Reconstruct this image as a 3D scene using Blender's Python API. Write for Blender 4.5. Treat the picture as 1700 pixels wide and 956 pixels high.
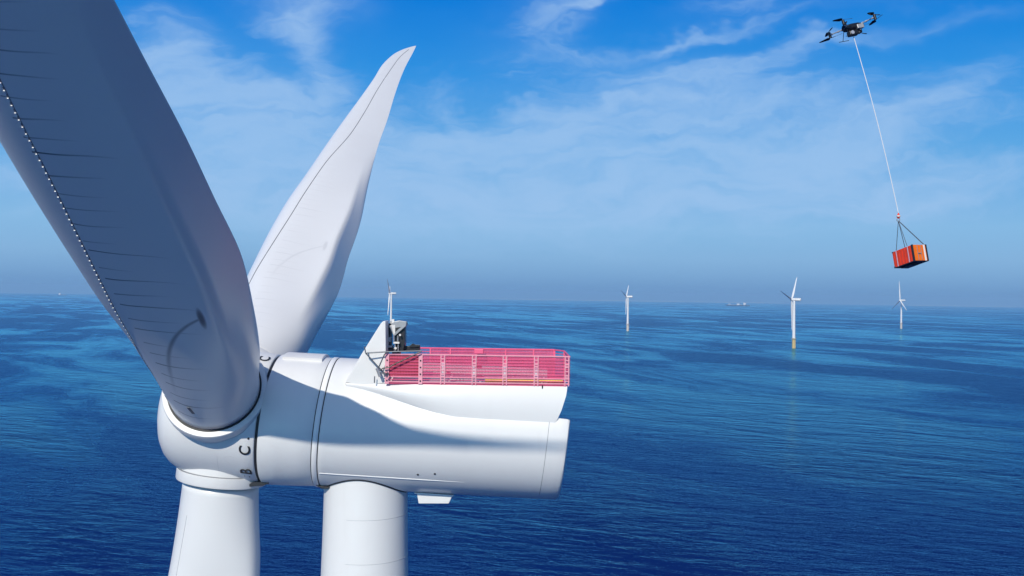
import bpy, bmesh, math, random
import numpy as np
from mathutils import Vector, Matrix, noise
from math import radians, sin, cos, tan, atan, pi, sqrt, atan2, asin

scene = bpy.context.scene
for o in list(bpy.data.objects): bpy.data.objects.remove(o, do_unlink=True)
col = scene.collection
random.seed(7)

# ------------------------------------------------------------------ camera
H = 112.0                       # camera height above the sea (m)
F = 1700.0                      # focal length in photograph pixels (36 mm lens)
PITCH, ROLL = atan(9/1700.), .014
fw = Vector((0, cos(PITCH), sin(PITCH))); u0 = Vector((0, -sin(PITCH), cos(PITCH))); r0 = Vector((1, 0, 0))
rt = r0*cos(ROLL) + u0*sin(ROLL); up = -r0*sin(ROLL) + u0*cos(ROLL)
cam = bpy.data.objects.new('camera', bpy.data.cameras.new('camera')); col.objects.link(cam)
cam.data.lens = 36.0; cam.data.sensor_width = 36.0
cam.data.clip_start = 0.5; cam.data.clip_end = 120000
mw = Matrix((( rt.x, up.x, -fw.x, 0), (rt.y, up.y, -fw.y, 0), (rt.z, up.z, -fw.z, H), (0, 0, 0, 1)))
cam.matrix_world = mw
scene.camera = cam

def at(x, y, Y):
    """world point at depth Y that stands at photograph pixel x, y"""
    d = fw + rt*((x-850)/F) + up*((478-y)/F)
    return Vector((0, 0, H)) + d*(Y/d.y)

# ------------------------------------------------------------------ light
SUN = Vector((0.27, 1.0, -0.672))            # direction the sunlight travels
SUN_EL = atan2(-SUN.z, sqrt(SUN.x**2+SUN.y**2))
SUN_AZ = atan2(-SUN.x, -SUN.y)              # azimuth of the sun, clockwise from +Y
SUN_STRENGTH, SKY_STRENGTH, EXPOSURE = 3.55, 0.085, 0.0
sl = bpy.data.lights.new('sun', 'SUN'); sl.energy = SUN_STRENGTH; sl.angle = radians(0.5); sl.color = (1.0, .935, .80)
so = bpy.data.objects.new('sun', sl); col.objects.link(so)
so.rotation_euler = SUN.to_track_quat('-Z', 'Y').to_euler(); so.location = (-60, -60, 260)

world = bpy.data.worlds.new('World'); scene.world = world; world.use_nodes = True
NT = world.node_tree
for n in list(NT.nodes): NT.nodes.remove(n)
class G:
    """tiny node-graph writer"""
    def __init__(s, nt): s.nt = nt
    def node(s, t, **kw):
        n = s.nt.nodes.new(t)
        for k, v in kw.items(): setattr(n, k, v)
        return n
    def put(s, inp, v):
        if v is None: return
        if hasattr(v, 'links') or isinstance(v, bpy.types.NodeSocket): s.nt.links.new(v, inp)
        else: inp.default_value = v
    def m(s, op, a, b=None, c=None, clamp=False):
        n = s.node('ShaderNodeMath', operation=op); n.use_clamp = clamp
        s.put(n.inputs[0], a); s.put(n.inputs[1], b); s.put(n.inputs[2], c)
        return n.outputs[0]
    def mix(s, f, a, b, mode='MIX'):
        n = s.node('ShaderNodeMix', data_type='RGBA', blend_type=mode)
        s.put(n.inputs[0], f); s.put(n.inputs[6], a); s.put(n.inputs[7], b)
        return n.outputs[2]
    def noise(s, vec, scale, detail=3, rough=.5, dist=0., lac=2.0):
        n = s.node('ShaderNodeTexNoise'); s.put(n.inputs['Vector'], vec)
        n.inputs['Scale'].default_value = scale; n.inputs['Detail'].default_value = detail
        n.inputs['Roughness'].default_value = rough; n.inputs['Distortion'].default_value = dist
        n.inputs['Lacunarity'].default_value = lac
        return n.outputs['Fac']
    def rng(s, v, a, b, c=0., d=1., smooth=False):
        n = s.node('ShaderNodeMapRange'); n.interpolation_type = 'SMOOTHSTEP' if smooth else 'LINEAR'
        s.put(n.inputs[0], v)
        for i, x in enumerate((a, b, c, d)): n.inputs[i+1].default_value = x
        return n.outputs[0]
    def xyz(s, x, y, z=0.):
        n = s.node('ShaderNodeCombineXYZ'); s.put(n.inputs[0], x); s.put(n.inputs[1], y); s.put(n.inputs[2], z); return n.outputs[0]
    def sep(s, v):
        n = s.node('ShaderNodeSeparateXYZ'); s.put(n.inputs[0], v); return n.outputs

g = G(NT)
sky = g.node('ShaderNodeTexSky', sky_type='NISHITA')
sky.sun_disc = False; sky.sun_elevation = SUN_EL; sky.sun_rotation = SUN_AZ
sky.altitude = 100; sky.air_density = 1.0; sky.dust_density = 0.6; sky.ozone_density = 3.0
hs = g.node('ShaderNodeHueSaturation'); hs.inputs['Hue'].default_value = 0.498
hs.inputs['Saturation'].default_value = 1.55; hs.inputs['Value'].default_value = 1.0
NT.links.new(sky.outputs[0], hs.inputs['Color'])
tc = g.node('ShaderNodeTexCoord'); gx, gy, gz = g.sep(tc.outputs['Generated'])
az = g.m('ARCTAN2', gx, gy); el = g.m('ARCSINE', gz)
# thin high cloud: direction (azimuth, elevation) fields of fibrous noise inside soft patches
wv = g.xyz(g.m('MULTIPLY', az, 5.), g.m('MULTIPLY', el, 9.), 3.1)
w1 = g.m('SUBTRACT', g.noise(wv, 1.0, 4, .6), .5); w2 = g.m('SUBTRACT', g.noise(g.xyz(g.m('MULTIPLY', az, 6.), g.m('MULTIPLY', el, 11.), 9.7), 1.3, 4, .6), .5)
azw = g.m('ADD', az, g.m('MULTIPLY', w1, .16)); elw = g.m('ADD', el, g.m('MULTIPLY', w2, .085))
blobs = [ # photograph px x, y, half-width, half-height, tilt (deg, + = falls to the right), weight
 (475, 22, 66, 44, 10, 1.0), (508, 100, 24, 60, -25, .55), (262, 100, 60, 42, 15, 1.0), (385, 165, 105, 42, 5, .85),
 (330, 235, 180, 48, 3, .7), (520, 235, 200, 22, 6, .5), (640, 300, 280, 64, 0, .8), (1085, 190, 190, 42, -7, .85),
 (1230, 265, 260, 50, -6, .65), (1180, 68, 150, 9, -8, .85), (1410, 86, 160, 12, -9, .8), (880, 40, 62, 50, -25, .5),
 (965, 14, 66, 9, -18, 1.0), (1310, 14, 110, 15, -8, .6), (1640, 14, 90, 8, -7, .6), (1450, 225, 140, 24, -22, .55),
 (1270, 345, 260, 22, 2, .55), (1600, 315, 170, 26, -3, .5), (745, 170, 50, 20, 35, .35), (1040, 120, 160, 26, 5, .4),
 (1010, 166, 18, 8, 22, 1.0), (900, 340, 460, 55, 0, .62), (560, 410, 420, 34, 0, .3), (120, 330, 160, 30, 2, .4), (850, 270, 760, 120, -2, .38)]
tot = None
for bx_, by_, sx_, sy_, rot_, wt_ in blobs:
    a0 = (bx_-850)/1700.; e0 = (487-by_)/1700. + .014*(bx_-850)/1700.
    a0 = atan(a0)
    c_, s_ = cos(radians(rot_)), sin(radians(rot_))
    da = g.m('SUBTRACT', azw, a0); de = g.m('SUBTRACT', e0, elw)       # de: downwards, as in the picture
    p = g.m('MULTIPLY', g.m('ADD', g.m('MULTIPLY', da, c_), g.m('MULTIPLY', de, s_)), 1700./sx_*.75)
    q = g.m('MULTIPLY', g.m('SUBTRACT', g.m('MULTIPLY', de, c_), g.m('MULTIPLY', da, s_)), 1700./sy_*.75)
    r2 = g.m('ADD', g.m('MULTIPLY', p, p), g.m('MULTIPLY', q, q))
    v = g.m('MULTIPLY', g.m('EXPONENT', g.m('MULTIPLY', r2, -1.)), wt_)
    tot = v if tot is None else g.m('ADD', tot, v)
fib = g.noise(g.xyz(g.m('MULTIPLY', azw, 9.), g.m('MULTIPLY', g.m('ADD', elw, g.m('MULTIPLY', azw, -.10)), 46.), .0), 1.0, 8, .62, .5)
fine = g.noise(g.xyz(g.m('MULTIPLY', azw, 5.), g.m('MULTIPLY', g.m('ADD', elw, g.m('MULTIPLY', azw, -.06)), 19.), 4.), 2.0, 10, .60, .5)
elsewhere = g.m('MULTIPLY', g.rng(g.m('ABSOLUTE', az), .55, .9, 0, 1), g.rng(fine, .45, .75, 0, .8))
tot = g.m('MINIMUM', g.m('ADD', tot, elsewhere), 1.15)
det = g.m('ADD', g.m('MULTIPLY', g.m('SUBTRACT', fine, .5), 1.9), g.m('MULTIPLY', g.m('SUBTRACT', fib, .5), 1.3))
body = g.rng(g.m('ADD', tot, g.m('MULTIPLY', det, g.rng(tot, .0, .4, .15, 1.))), .25, 1.45, 0, 1, True)
dens = g.m('ADD', g.m('MULTIPLY', body, .50), g.m('MULTIPLY', tot, .22))
dens = g.m('MULTIPLY', dens, g.rng(el, .02, .09, .25, 1, True), clamp=True)
cloudcol = (4.4, 6.8, 10.2, 1)
rmp = g.node('ShaderNodeValToRGB'); cr_ = rmp.color_ramp; cr_.interpolation = 'LINEAR'
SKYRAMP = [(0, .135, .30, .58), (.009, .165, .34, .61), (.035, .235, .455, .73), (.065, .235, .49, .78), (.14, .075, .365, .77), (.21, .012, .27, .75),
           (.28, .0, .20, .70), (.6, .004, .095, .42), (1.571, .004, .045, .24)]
while len(cr_.elements) < len(SKYRAMP): cr_.elements.new(.5)
for i, (e_, r_, g_, b_) in enumerate(SKYRAMP):
    cr_.elements[i].position = sqrt(e_/1.571) if i < len(SKYRAMP)-1 else 1.0
for i, (e_, r_, g_, b_) in enumerate(SKYRAMP): cr_.elements[i].color = (r_, g_, b_, 1)
NT.links.new(g.m('SQRT', g.m('DIVIDE', g.m('MAXIMUM', el, 0.), 1.571)), rmp.inputs[0])
k12 = 1/SKY_STRENGTH
tinted = g.mix(1., rmp.outputs[0], (k12, k12, k12, 1), 'MULTIPLY')
skyb = g.mix(.985, hs.outputs[0], tinted)
skyc = g.mix(dens, skyb, cloudcol)
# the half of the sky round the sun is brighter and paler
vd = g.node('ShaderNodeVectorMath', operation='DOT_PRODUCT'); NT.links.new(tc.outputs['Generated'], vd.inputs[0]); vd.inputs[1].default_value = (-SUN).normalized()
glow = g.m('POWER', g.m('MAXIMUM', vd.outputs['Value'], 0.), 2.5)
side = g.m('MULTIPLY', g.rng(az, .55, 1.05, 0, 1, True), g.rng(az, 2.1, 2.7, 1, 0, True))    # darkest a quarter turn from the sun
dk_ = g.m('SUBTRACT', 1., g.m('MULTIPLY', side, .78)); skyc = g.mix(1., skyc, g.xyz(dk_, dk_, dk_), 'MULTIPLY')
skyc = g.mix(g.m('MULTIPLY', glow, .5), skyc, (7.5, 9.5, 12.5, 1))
# low haze bank just above the horizon
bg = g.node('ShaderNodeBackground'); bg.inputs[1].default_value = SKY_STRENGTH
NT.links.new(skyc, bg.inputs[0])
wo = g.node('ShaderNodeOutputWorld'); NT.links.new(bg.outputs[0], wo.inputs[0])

scene.render.engine = 'CYCLES'
scene.view_settings.view_transform = 'Standard'; scene.view_settings.look = 'None'
scene.view_settings.exposure = EXPOSURE; scene.view_settings.gamma = 1.0
scene.view_settings.use_curve_mapping = False
scene.cycles.volume_bounces = 1; scene.cycles.max_bounces = 8

# ------------------------------------------------------------------ materials
def material(name, base, rough=.4, metallic=0., var=.0, vscale=.6, bump=0., alpha=1., coat=0., spec=.5):
    m = bpy.data.materials.new(name); m.use_nodes = True; nt = m.node_tree; k = G(nt)
    b = nt.nodes['Principled BSDF']; b.inputs['Roughness'].default_value = rough; b.inputs['Metallic'].default_value = metallic
    b.inputs['Alpha'].default_value = alpha; b.inputs['Coat Weight'].default_value = coat; b.inputs['Specular IOR Level'].default_value = spec
    t = k.node('ShaderNodeTexCoord')
    n = k.noise(t.outputs['Object'], vscale, 5, .6)
    d = [c*(1-var) for c in base]; l = [min(1, c*(1+var*.4)) for c in base]
    nt.links.new(k.mix(k.rng(n, .3, .7), (*d, 1), (*l, 1)), b.inputs['Base Color'])
    if bump:
        bn = k.node('ShaderNodeBump'); bn.inputs['Strength'].default_value = bump; bn.inputs['Distance'].default_value = .02
        nt.links.new(k.noise(t.outputs['Object'], vscale*12, 3), bn.inputs['Height']); nt.links.new(bn.outputs[0], b.inputs['Normal'])
    return m
WHITE = (.78, .785, .79)

def painted_shell(name, streak=.5):
    """big glass-fibre shell: off-white paint with faint rain streaks and blotches"""
    m = bpy.data.materials.new(name); m.use_nodes = True; nt = m.node_tree; k = G(nt)
    b = nt.nodes['Principled BSDF']; b.inputs['Roughness'].default_value = .38
    t = k.node('ShaderNodeTexCoord'); x, y, z = k.sep(t.outputs['Object'])
    blot = k.noise(t.outputs['Object'], .35, 6, .6)
    st = k.noise(k.xyz(k.m('MULTIPLY', x, 2.2), k.m('MULTIPLY', y, 2.2), k.m('MULTIPLY', z, .16)), 1.0, 5, .65)
    dirt = k.m('ADD', k.m('MULTIPLY', k.rng(st, .52, .8), .12*streak), k.m('MULTIPLY', k.rng(blot, .45, .8), .07))
    c = k.mix(dirt, (*WHITE, 1), (.42, .41, .38, 1))
    nt.links.new(c, b.inputs['Base Color'])
    nt.links.new(k.rng(blot, .3, .7, .3, .46), b.inputs['Roughness'])
    return m
M = {}
M['shell'] = painted_shell('painted_shell')
M['tower'] = painted_shell('tower_paint', .8)
M['white'] = material('white_paint', (.78, .78, .78), .4, var=.06)
M['line'] = material('panel_joint_grey', (.22, .23, .25), .6)
M['faint'] = material('weld_line_grey', (.50, .51, .54), .5)
M['ridge'] = material('white_ridge', (.86, .86, .86), .35)
M['black'] = material('black_rubber', (.02, .022, .028), .55)
M['blackp'] = material('black_paint', (.025, .028, .035), .35, var=.3, vscale=4)
M['grey'] = material('grey_metal', (.42, .43, .45), .4, .4, var=.15, vscale=5)
M['dgrey'] = material('dark_grey_metal', (.13, .15, .18), .45, .3, var=.2, vscale=5)
M['pink'] = material('pink_red_paint', (.84, .13, .27), .5, var=.15, vscale=2)
M['palepink'] = material('pale_pink_paint', (.84, .36, .45), .5, var=.1, vscale=2)
M['net'] = material('pink_netting', (.76, .12, .28), .7, var=.15, vscale=1.5, alpha=.46)
M['netd'] = material('dense_shaded_red_netting', (.50, .05, .11), .7, var=.25, vscale=1.5, alpha=.9)  # denser net; the crane's shading is painted in as a darker red
M['deck'] = material('red_deck_coating', (.74, .10, .22), .7, var=.25, vscale=1.2)
M['yellow'] = material('yellow_paint', (.92, .68, .12), .5, var=.12, vscale=2)
M['tyellow'] = material('foundation_yellow', (.62, .47, .20), .55, var=.1, vscale=.1)
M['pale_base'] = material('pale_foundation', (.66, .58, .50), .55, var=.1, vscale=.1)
M['farwhite'] = material('far_turbine_paint', (.80, .80, .80), .45, var=.03, vscale=.05)
M['red'] = material('red_crate_paint', (.86, .055, .012), .45, var=.18, vscale=2)
M['orange'] = material('orange_crate_panel', (.84, .165, .008), .45, var=.15, vscale=2)
M['rope'] = material('white_rope', (.8, .8, .82), .7)
M['sling'] = material('dark_sling', (.07, .10, .14), .6)
M['carbon'] = material('carbon_fibre', (.012, .013, .018), .3, var=.4, vscale=30)
M['silver'] = material('silver_metal', (.7, .7, .72), .25, .6, var=.1, vscale=8)
M['strap'] = material('lilac_strap', (.62, .50, .62), .6)
M['hull'] = material('ship_hull', (.05, .08, .16), .5, var=.1, vscale=.05)
M['ship'] = material('ship_white', (.80, .80, .82), .5, var=.06, vscale=.05)
M['shipgrey'] = material('ship_grey', (.35, .38, .45), .5, var=.2, vscale=.05)
M['coast'] = material('pale_coast', (.60, .58, .55), .9, var=.2, vscale=.001)

def blade_material():
    """UV: u = metres from the root / 100, v = chord fraction (0 LE .. 1 TE), +2 on the pressure side"""
    m = bpy.data.materials.new('blade_paint'); m.use_nodes = True; nt = m.node_tree; k = G(nt)
    b = nt.nodes['Principled BSDF']
    uv = k.node('ShaderNodeUVMap'); uv.uv_map = 'uv'
    u, v, _ = k.sep(uv.outputs[0]); t = k.m('MULTIPLY', u, 100.)
    tcn = k.node('ShaderNodeTexCoord')
    blot = k.noise(tcn.outputs['Object'], .25, 6, .6)
    base = k.mix(k.rng(blot, .4, .75, 0, .12), (.79, .795, .80, 1), (.60, .60, .59, 1))
    # oily streaks that run back along the chord from the vortex generators
    tw = k.m('ADD', t, k.m('MULTIPLY', k.m('SUBTRACT', v, .1), .25))
    tw = k.m('ADD', tw, k.m('MULTIPLY', k.noise(k.xyz(t, k.m('MULTIPLY', v, 3.)), .35, 2), .8))
    cell = k.m('FRACT', k.m('MULTIPLY', tw, .98))
    idn = k.node('ShaderNodeTexWhiteNoise', noise_dimensions='1D'); nt.links.new(k.m('FLOOR', k.m('MULTIPLY', tw, .98)), idn.inputs['W'])
    rnd = idn.outputs['Value']
    line = k.rng(k.m('ABSOLUTE', k.m('SUBTRACT', cell, k.m('ADD', .3, k.m('MULTIPLY', rnd, .4)))), .0, .05, 1.4, 0)
    ln = k.m('ADD', .20, k.m('MULTIPLY', rnd, .34))
    fade = k.m('MULTIPLY', k.m('GREATER_THAN', v, .26), k.m('SUBTRACT', 1., k.m('DIVIDE', k.m('SUBTRACT', v, .26), ln), clamp=True), clamp=True)
    st = k.m('MULTIPLY', k.m('MULTIPLY', line, fade), k.m('ADD', .55, k.m('MULTIPLY', rnd, .75)))
    st = k.m('MULTIPLY', st, k.rng(t, 30, 40, 1, .0)); st = k.m('MULTIPLY', st, k.m('LESS_THAN', v, 1.5))
    # dark drip mark that curls down from a receptor
    mt = k.node('ShaderNodeAttribute', attribute_type='OBJECT'); mt.attribute_name = 'mark_at'
    dt = k.m('SUBTRACT', mt.outputs['Fac'], t)
    cv = k.m('SUBTRACT', v, k.m('ADD', .30, k.m('MULTIPLY', .46, k.m('EXPONENT', k.m('MULTIPLY', dt, -.42)))))
    drip = k.m('MULTIPLY', k.rng(k.m('ABSOLUTE', cv), .0, .03, 1, 0, True), k.m('MULTIPLY', k.rng(dt, 2.5, 7.5, 1, 0), k.m('GREATER_THAN', dt, 0.)))
    spot = k.rng(k.m('ADD', k.m('POWER', k.m('MULTIPLY', dt, .9), 2.), k.m('POWER', k.m('MULTIPLY', k.m('SUBTRACT', v, .76), 30.), 2.)), .0, .9, 1, 0, True)
    marks = k.m('MAXIMUM', k.m('MULTIPLY', drip, .6), k.m('MULTIPLY', spot, .85))
    marks = k.m('MULTIPLY', marks, k.m('LESS_THAN', v, 1.5))
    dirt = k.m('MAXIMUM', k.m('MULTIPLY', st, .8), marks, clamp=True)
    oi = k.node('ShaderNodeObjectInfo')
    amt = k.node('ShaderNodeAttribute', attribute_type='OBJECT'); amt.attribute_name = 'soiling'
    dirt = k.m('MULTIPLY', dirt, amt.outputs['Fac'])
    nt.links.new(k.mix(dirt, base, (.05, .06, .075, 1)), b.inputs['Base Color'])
    b.inputs['Roughness'].default_value = .33
    return m
M['blade'] = blade_material()

def sea_material():
    m = bpy.data.materials.new('sea_water'); m.use_nodes = True; nt = m.node_tree; k = G(nt)
    for n in list(nt.nodes): nt.nodes.remove(n)
    gm = k.node('ShaderNodeNewGeometry'); x, y, z = k.sep(gm.outputs['Position'])
    def st(sx, sy, ang=0, off=0.):
        c, s = cos(radians(ang)), sin(radians(ang))
        a = k.m('ADD', k.m('MULTIPLY', x, c), k.m('MULTIPLY', y, s)); q = k.m('SUBTRACT', k.m('MULTIPLY', y, c), k.m('MULTIPLY', x, s))
        return k.xyz(k.m('MULTIPLY', a, sx), k.m('MULTIPLY', q, sy), off)
    swell = k.noise(st(1/85., 1/34., -38), 1.0, 4, .5, .5)
    wav = k.noise(st(1/19., 1/6.5, -12, 3.), 1.0, 5, .62, .7)
    rip = k.noise(st(1/3.2, 1/1.5, 6, 7.), 1.0, 3, .6, .3)
    big = k.noise(st(1/1500., 1/700., -62, 2.), 1.0, 6, .60, .4)       # wind lanes and slicks
    patch = k.noise(st(1/430., 1/150., -66, 5.), 1.0, 7, .64, .55)
    slick = k.rng(k.m('ADD', k.m('MULTIPLY', big, .42), k.m('MULTIPLY', patch, .58)), .45, .59, 0, 1, True)
    amp = k.rng(slick, 0, 1, 1.35, .50)
    mid = k.noise(st(1/46., 1/19., -26, 11.), 1.0, 4, .6, .6)
    h = k.m('ADD', k.m('ADD', k.m('MULTIPLY', swell, 1.9), k.m('MULTIPLY', mid, 1.5)), k.m('ADD', k.m('MULTIPLY', k.m('MULTIPLY', wav, 1.0), amp), k.m('MULTIPLY', k.m('MULTIPLY', rip, .24), amp)))
    bn = k.node('ShaderNodeBump'); bn.inputs['Strength'].default_value = 1.0; bn.inputs['Distance'].default_value = 1.0
    nt.links.new(h, bn.inputs['Height'])
    fr = k.node('ShaderNodeFresnel'); fr.inputs['IOR'].default_value = 1.33; nt.links.new(bn.outputs[0], fr.inputs['Normal'])
    df = k.node('ShaderNodeBsdfDiffuse'); gl = k.node('ShaderNodeBsdfGlossy')
    nt.links.new(k.mix(k.rng(big, .3, .7), (.0, .009, .105, 1), (.0, .024, .160, 1)), df.inputs['Color'])
    gl.inputs['Color'].default_value = (.31, .85, 1.0, 1)
    nt.links.new(k.rng(slick, 0, 1, .30, .10), gl.inputs['Roughness'])
    nt.links.new(bn.outputs[0], gl.inputs['Normal'])
    mx = k.node('ShaderNodeMixShader'); nt.links.new(k.m('MULTIPLY', k.rng(fr.outputs[0], .40, .82, .012, 1.), k.rng(slick, 0, 1, .72, 1.38), clamp=True), mx.inputs[0])
    nt.links.new(df.outputs[0], mx.inputs[1]); nt.links.new(gl.outputs[0], mx.inputs[2])
    o = k.node('ShaderNodeOutputMaterial'); nt.links.new(mx.outputs[0], o.inputs['Surface'])
    return m
M['sea'] = sea_material()

# ------------------------------------------------------------------ mesh helpers
def mesh_obj(name, verts, faces, mat, parent=None, smooth=True, mats=None, fm=None, recalc=True):
    me = bpy.data.meshes.new(name); me.from_pydata([tuple(v) for v in verts], [], faces)
    if recalc:
        bm = bmesh.new(); bm.from_mesh(me); bmesh.ops.recalc_face_normals(bm, faces=bm.faces); bm.to_mesh(me); bm.free()
    for mm in (mats or [mat]): me.materials.append(mm)
    if fm:
        for i, f in enumerate(me.polygons): f.material_index = fm[i]
    if smooth: me.shade_smooth()
    me.update()
    o = bpy.data.objects.new(name, me); col.objects.link(o)
    if parent: o.parent = parent; o.matrix_parent_inverse = parent.matrix_world.inverted()
    return o
def sharp(o, deg=35):
    me = o.data; bm = bmesh.new(); bm.from_mesh(me)
    for e in bm.edges:
        if len(e.link_faces) == 2: e.smooth = e.calc_face_angle(0) < radians(deg)
    bm.to_mesh(me); bm.free(); return o
class MB:
    def __init__(s): s.v = []; s.f = []; s.m = []
    def add(s, v, f, m=0):
        n = len(s.v); s.v += [Vector(p) for p in v]; s.f += [tuple(i+n for i in q) for q in f]; s.m += [m]*len(f)
    def box(s, a, b, m=0):
        x0, y0, z0 = a; x1, y1, z1 = b
        s.add([(x0,y0,z0),(x1,y0,z0),(x1,y1,z0),(x0,y1,z0),(x0,y0,z1),(x1,y0,z1),(x1,y1,z1),(x0,y1,z1)],
              [(0,3,2,1),(4,5,6,7),(0,1,5,4),(1,2,6,5),(2,3,7,6),(3,0,4,7)], m)
    def frame(s, o, ex, ey, ez, m=0):
        o, ex, ey, ez = map(Vector, (o, ex, ey, ez))
        s.add([o, o+ex, o+ex+ey, o+ey, o+ez, o+ex+ez, o+ex+ey+ez, o+ey+ez],
              [(0,3,2,1),(4,5,6,7),(0,1,5,4),(1,2,6,5),(2,3,7,6),(3,0,4,7)], m)
    def tube(s, pts, r, n=10, m=0, closed=False):
        pts = [Vector(p) for p in pts]; N = len(pts); rr = r if isinstance(r, (list, tuple)) else [r]*N
        V = []; prev = None
        for i, p in enumerate(pts):
            a = pts[(i-1) % N] if closed else pts[max(i-1, 0)]; b = pts[(i+1) % N] if closed else pts[min(i+1, N-1)]
            d = (b-a).normalized()
            if prev is None: e = d.orthogonal().normalized()
            else: e = (prev - d*prev.dot(d)).normalized()
            prev = e; q = d.cross(e)
            V += [p + (e*cos(2*pi*j/n) + q*sin(2*pi*j/n))*rr[i] for j in range(n)]
        Fc = []
        for i in range(N if closed else N-1):
            i2 = (i+1) % N
            for j in range(n): Fc.append((i*n+j, i*n+(j+1) % n, i2*n+(j+1) % n, i2*n+j))
        if not closed: Fc += [tuple(range(n))[::-1], tuple((N-1)*n+j for j in range(n))]
        s.add(V, Fc, m)
    def prism(s, poly, off, m=0):
        """flat polygon (3-D points) pushed along off"""
        n = len(poly); off = Vector(off); P = [Vector(p) for p in poly]
        s.add(P + [p+off for p in P], [tuple(range(n))[::-1], tuple(range(n, 2*n))] + [(i, (i+1) % n, (i+1) % n+n, i+n) for i in range(n)], m)
    def build(s, name, mat, parent=None, smooth=False, bevel=0., seg=2):
        mats = mat if isinstance(mat, list) else [mat]
        o = mesh_obj(name, s.v, s.f, None, parent, smooth, mats, s.m)
        if bevel:
            md = o.modifiers.new('bevel', 'BEVEL'); md.width = bevel; md.segments = seg; md.limit_method = 'ANGLE'; md.angle_limit = radians(40)
        if smooth: sharp(o)
        return o
def empty(name, loc, rz=0.):
    o = bpy.data.objects.new(name, None); col.objects.link(o); o.location = loc; o.rotation_euler = (0, 0, rz)
    o.empty_display_size = .5; bpy.context.view_layer.update(); return o
def tag(o, label=None, cat=None, group=None, kind=None):
    for k_, v_ in (('label', label), ('category', cat), ('group', group), ('kind', kind)):
        if v_: o[k_] = v_
    return o
def loft(rings, cap0=True, cap1=True, closed=True):
    n = len(rings[0]); V = [p for r_ in rings for p in r_]; Fc = []
    for i in range(len(rings)-1):
        for j in range(n): Fc.append((i*n+j, i*n+(j+1) % n, (i+1)*n+(j+1) % n, (i+1)*n+j))
    if cap0: Fc.append(tuple(range(n))[::-1])
    if cap1: Fc.append(tuple((len(rings)-1)*n+j for j in range(n)))
    return V, Fc
def curve(tab, t):
    """smooth (Catmull-Rom) interpolation of a table of (t, value)"""
    if t <= tab[0][0]: return tab[0][1]
    if t >= tab[-1][0]: return tab[-1][1]
    for i in range(len(tab)-1):
        if t <= tab[i+1][0]: break
    x1, y1 = tab[i]; x2, y2 = tab[i+1]
    def slope(j):
        if j <= 0: return (tab[1][1]-tab[0][1])/(tab[1][0]-tab[0][0])
        if j >= len(tab)-1: return (tab[-1][1]-tab[-2][1])/(tab[-1][0]-tab[-2][0])
        return (tab[j+1][1]-tab[j-1][1])/(tab[j+1][0]-tab[j-1][0])
    h = x2-x1; s = (t-x1)/h
    return (2*s**3-3*s*s+1)*y1 + (s**3-2*s*s+s)*h*slope(i) + (-2*s**3+3*s*s)*y2 + (s**3-s*s)*h*slope(i+1)
def sstep(a, b, x):
    x = min(max((x-a)/(b-a), 0), 1); return x*x*(3-2*x)

# ------------------------------------------------------------------ the sea
RE = 6371000.0
def drop(x, y): return -(x*x+y*y)/(2*RE)
nseg = 288
radii = [0.] + [60*(44000/60.)**(i/70.) for i in range(71)]
V = [(0, 0, 0)]; Fc = []
for r_ in radii[1:]:
    for j in range(nseg):
        a = 2*pi*j/nseg; V.append((r_*cos(a), r_*sin(a), -r_*r_/(2*RE)))
for j in range(nseg): Fc.append((0, 1+j, 1+(j+1) % nseg))
for i in range(len(radii)-2):
    for j in range(nseg):
        a = 1+i*nseg+j; b = 1+i*nseg+(j+1) % nseg; Fc.append((a, a+nseg, b+nseg, b))
sea = mesh_obj('sea', V, Fc, M['sea']); tag(sea, kind='structure')
if sum(p.normal.z for p in sea.data.polygons) < 0: sea.data.flip_normals()

# low pale coast on the horizon
def coast(x0, x1, dist, hmax, seed):
    rows = [[], [], []]
    for i in range(121):
        a = atan(((x0+(x1-x0)*i/120.)-850)/1700.); e = min(1, sin(pi*i/120.)*3)
        hh = hmax*e*(.55+.45*noise.noise(Vector((i*.13, seed, 0))))
        for k_, (rr, zz) in enumerate(((dist-500, -6), (dist, max(hh, 0)), (dist+2200, -6))):
            X, Y = rr*sin(a), rr*cos(a); rows[k_].append((X, Y, zz+drop(X, Y)))
    V = sum(rows, []); n = 121; Fc = []
    for k_ in range(2):
        for i in range(120): Fc.append((k_*n+i, k_*n+i+1, (k_+1)*n+i+1, (k_+1)*n+i))
    return mesh_obj('coast', V, Fc, M['coast'])
tag(coast(760, 1330, 35500, 34, 3.), kind='structure')
tag(coast(1500, 1690, 36500, 28, 9.), kind='structure')

# ------------------------------------------------------------------ haze
hb = MB(); hb.box((-46000, -46000, -185), (46000, 46000, 205))
hm = bpy.data.materials.new('haze_air'); hm.use_nodes = True; nt = hm.node_tree
for n in list(nt.nodes): nt.nodes.remove(n)
pv = nt.nodes.new('ShaderNodeVolumePrincipled'); pv.inputs['Density'].default_value = 5.0e-5
pv.inputs['Color'].default_value = (.46, .76, 1, 1); pv.inputs['Anisotropy'].default_value = 0.
om = nt.nodes.new('ShaderNodeOutputMaterial'); nt.links.new(pv.outputs[0], om.inputs['Volume'])
haze = hb.build('haze', hm); tag(haze, kind='stuff')

# ================================================================== main turbine
D = 59.3
LEAN = radians(6)
hubc = at(377, 690, D)
base = at(607, 850, D); TX = base.x
AXR = Vector((cos(LEAN), 0, -sin(LEAN)))       # rotor axis, pointing to the rear
UPR = Vector((sin(LEAN), 0, cos(LEAN))); YY = Vector((0, 1, 0))
T = empty('wind_turbine', (TX, D, 0))
tag(T, 'huge near white turbine with two blades raised and one hanging, seen from beside its nacelle', 'wind turbine')

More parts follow.
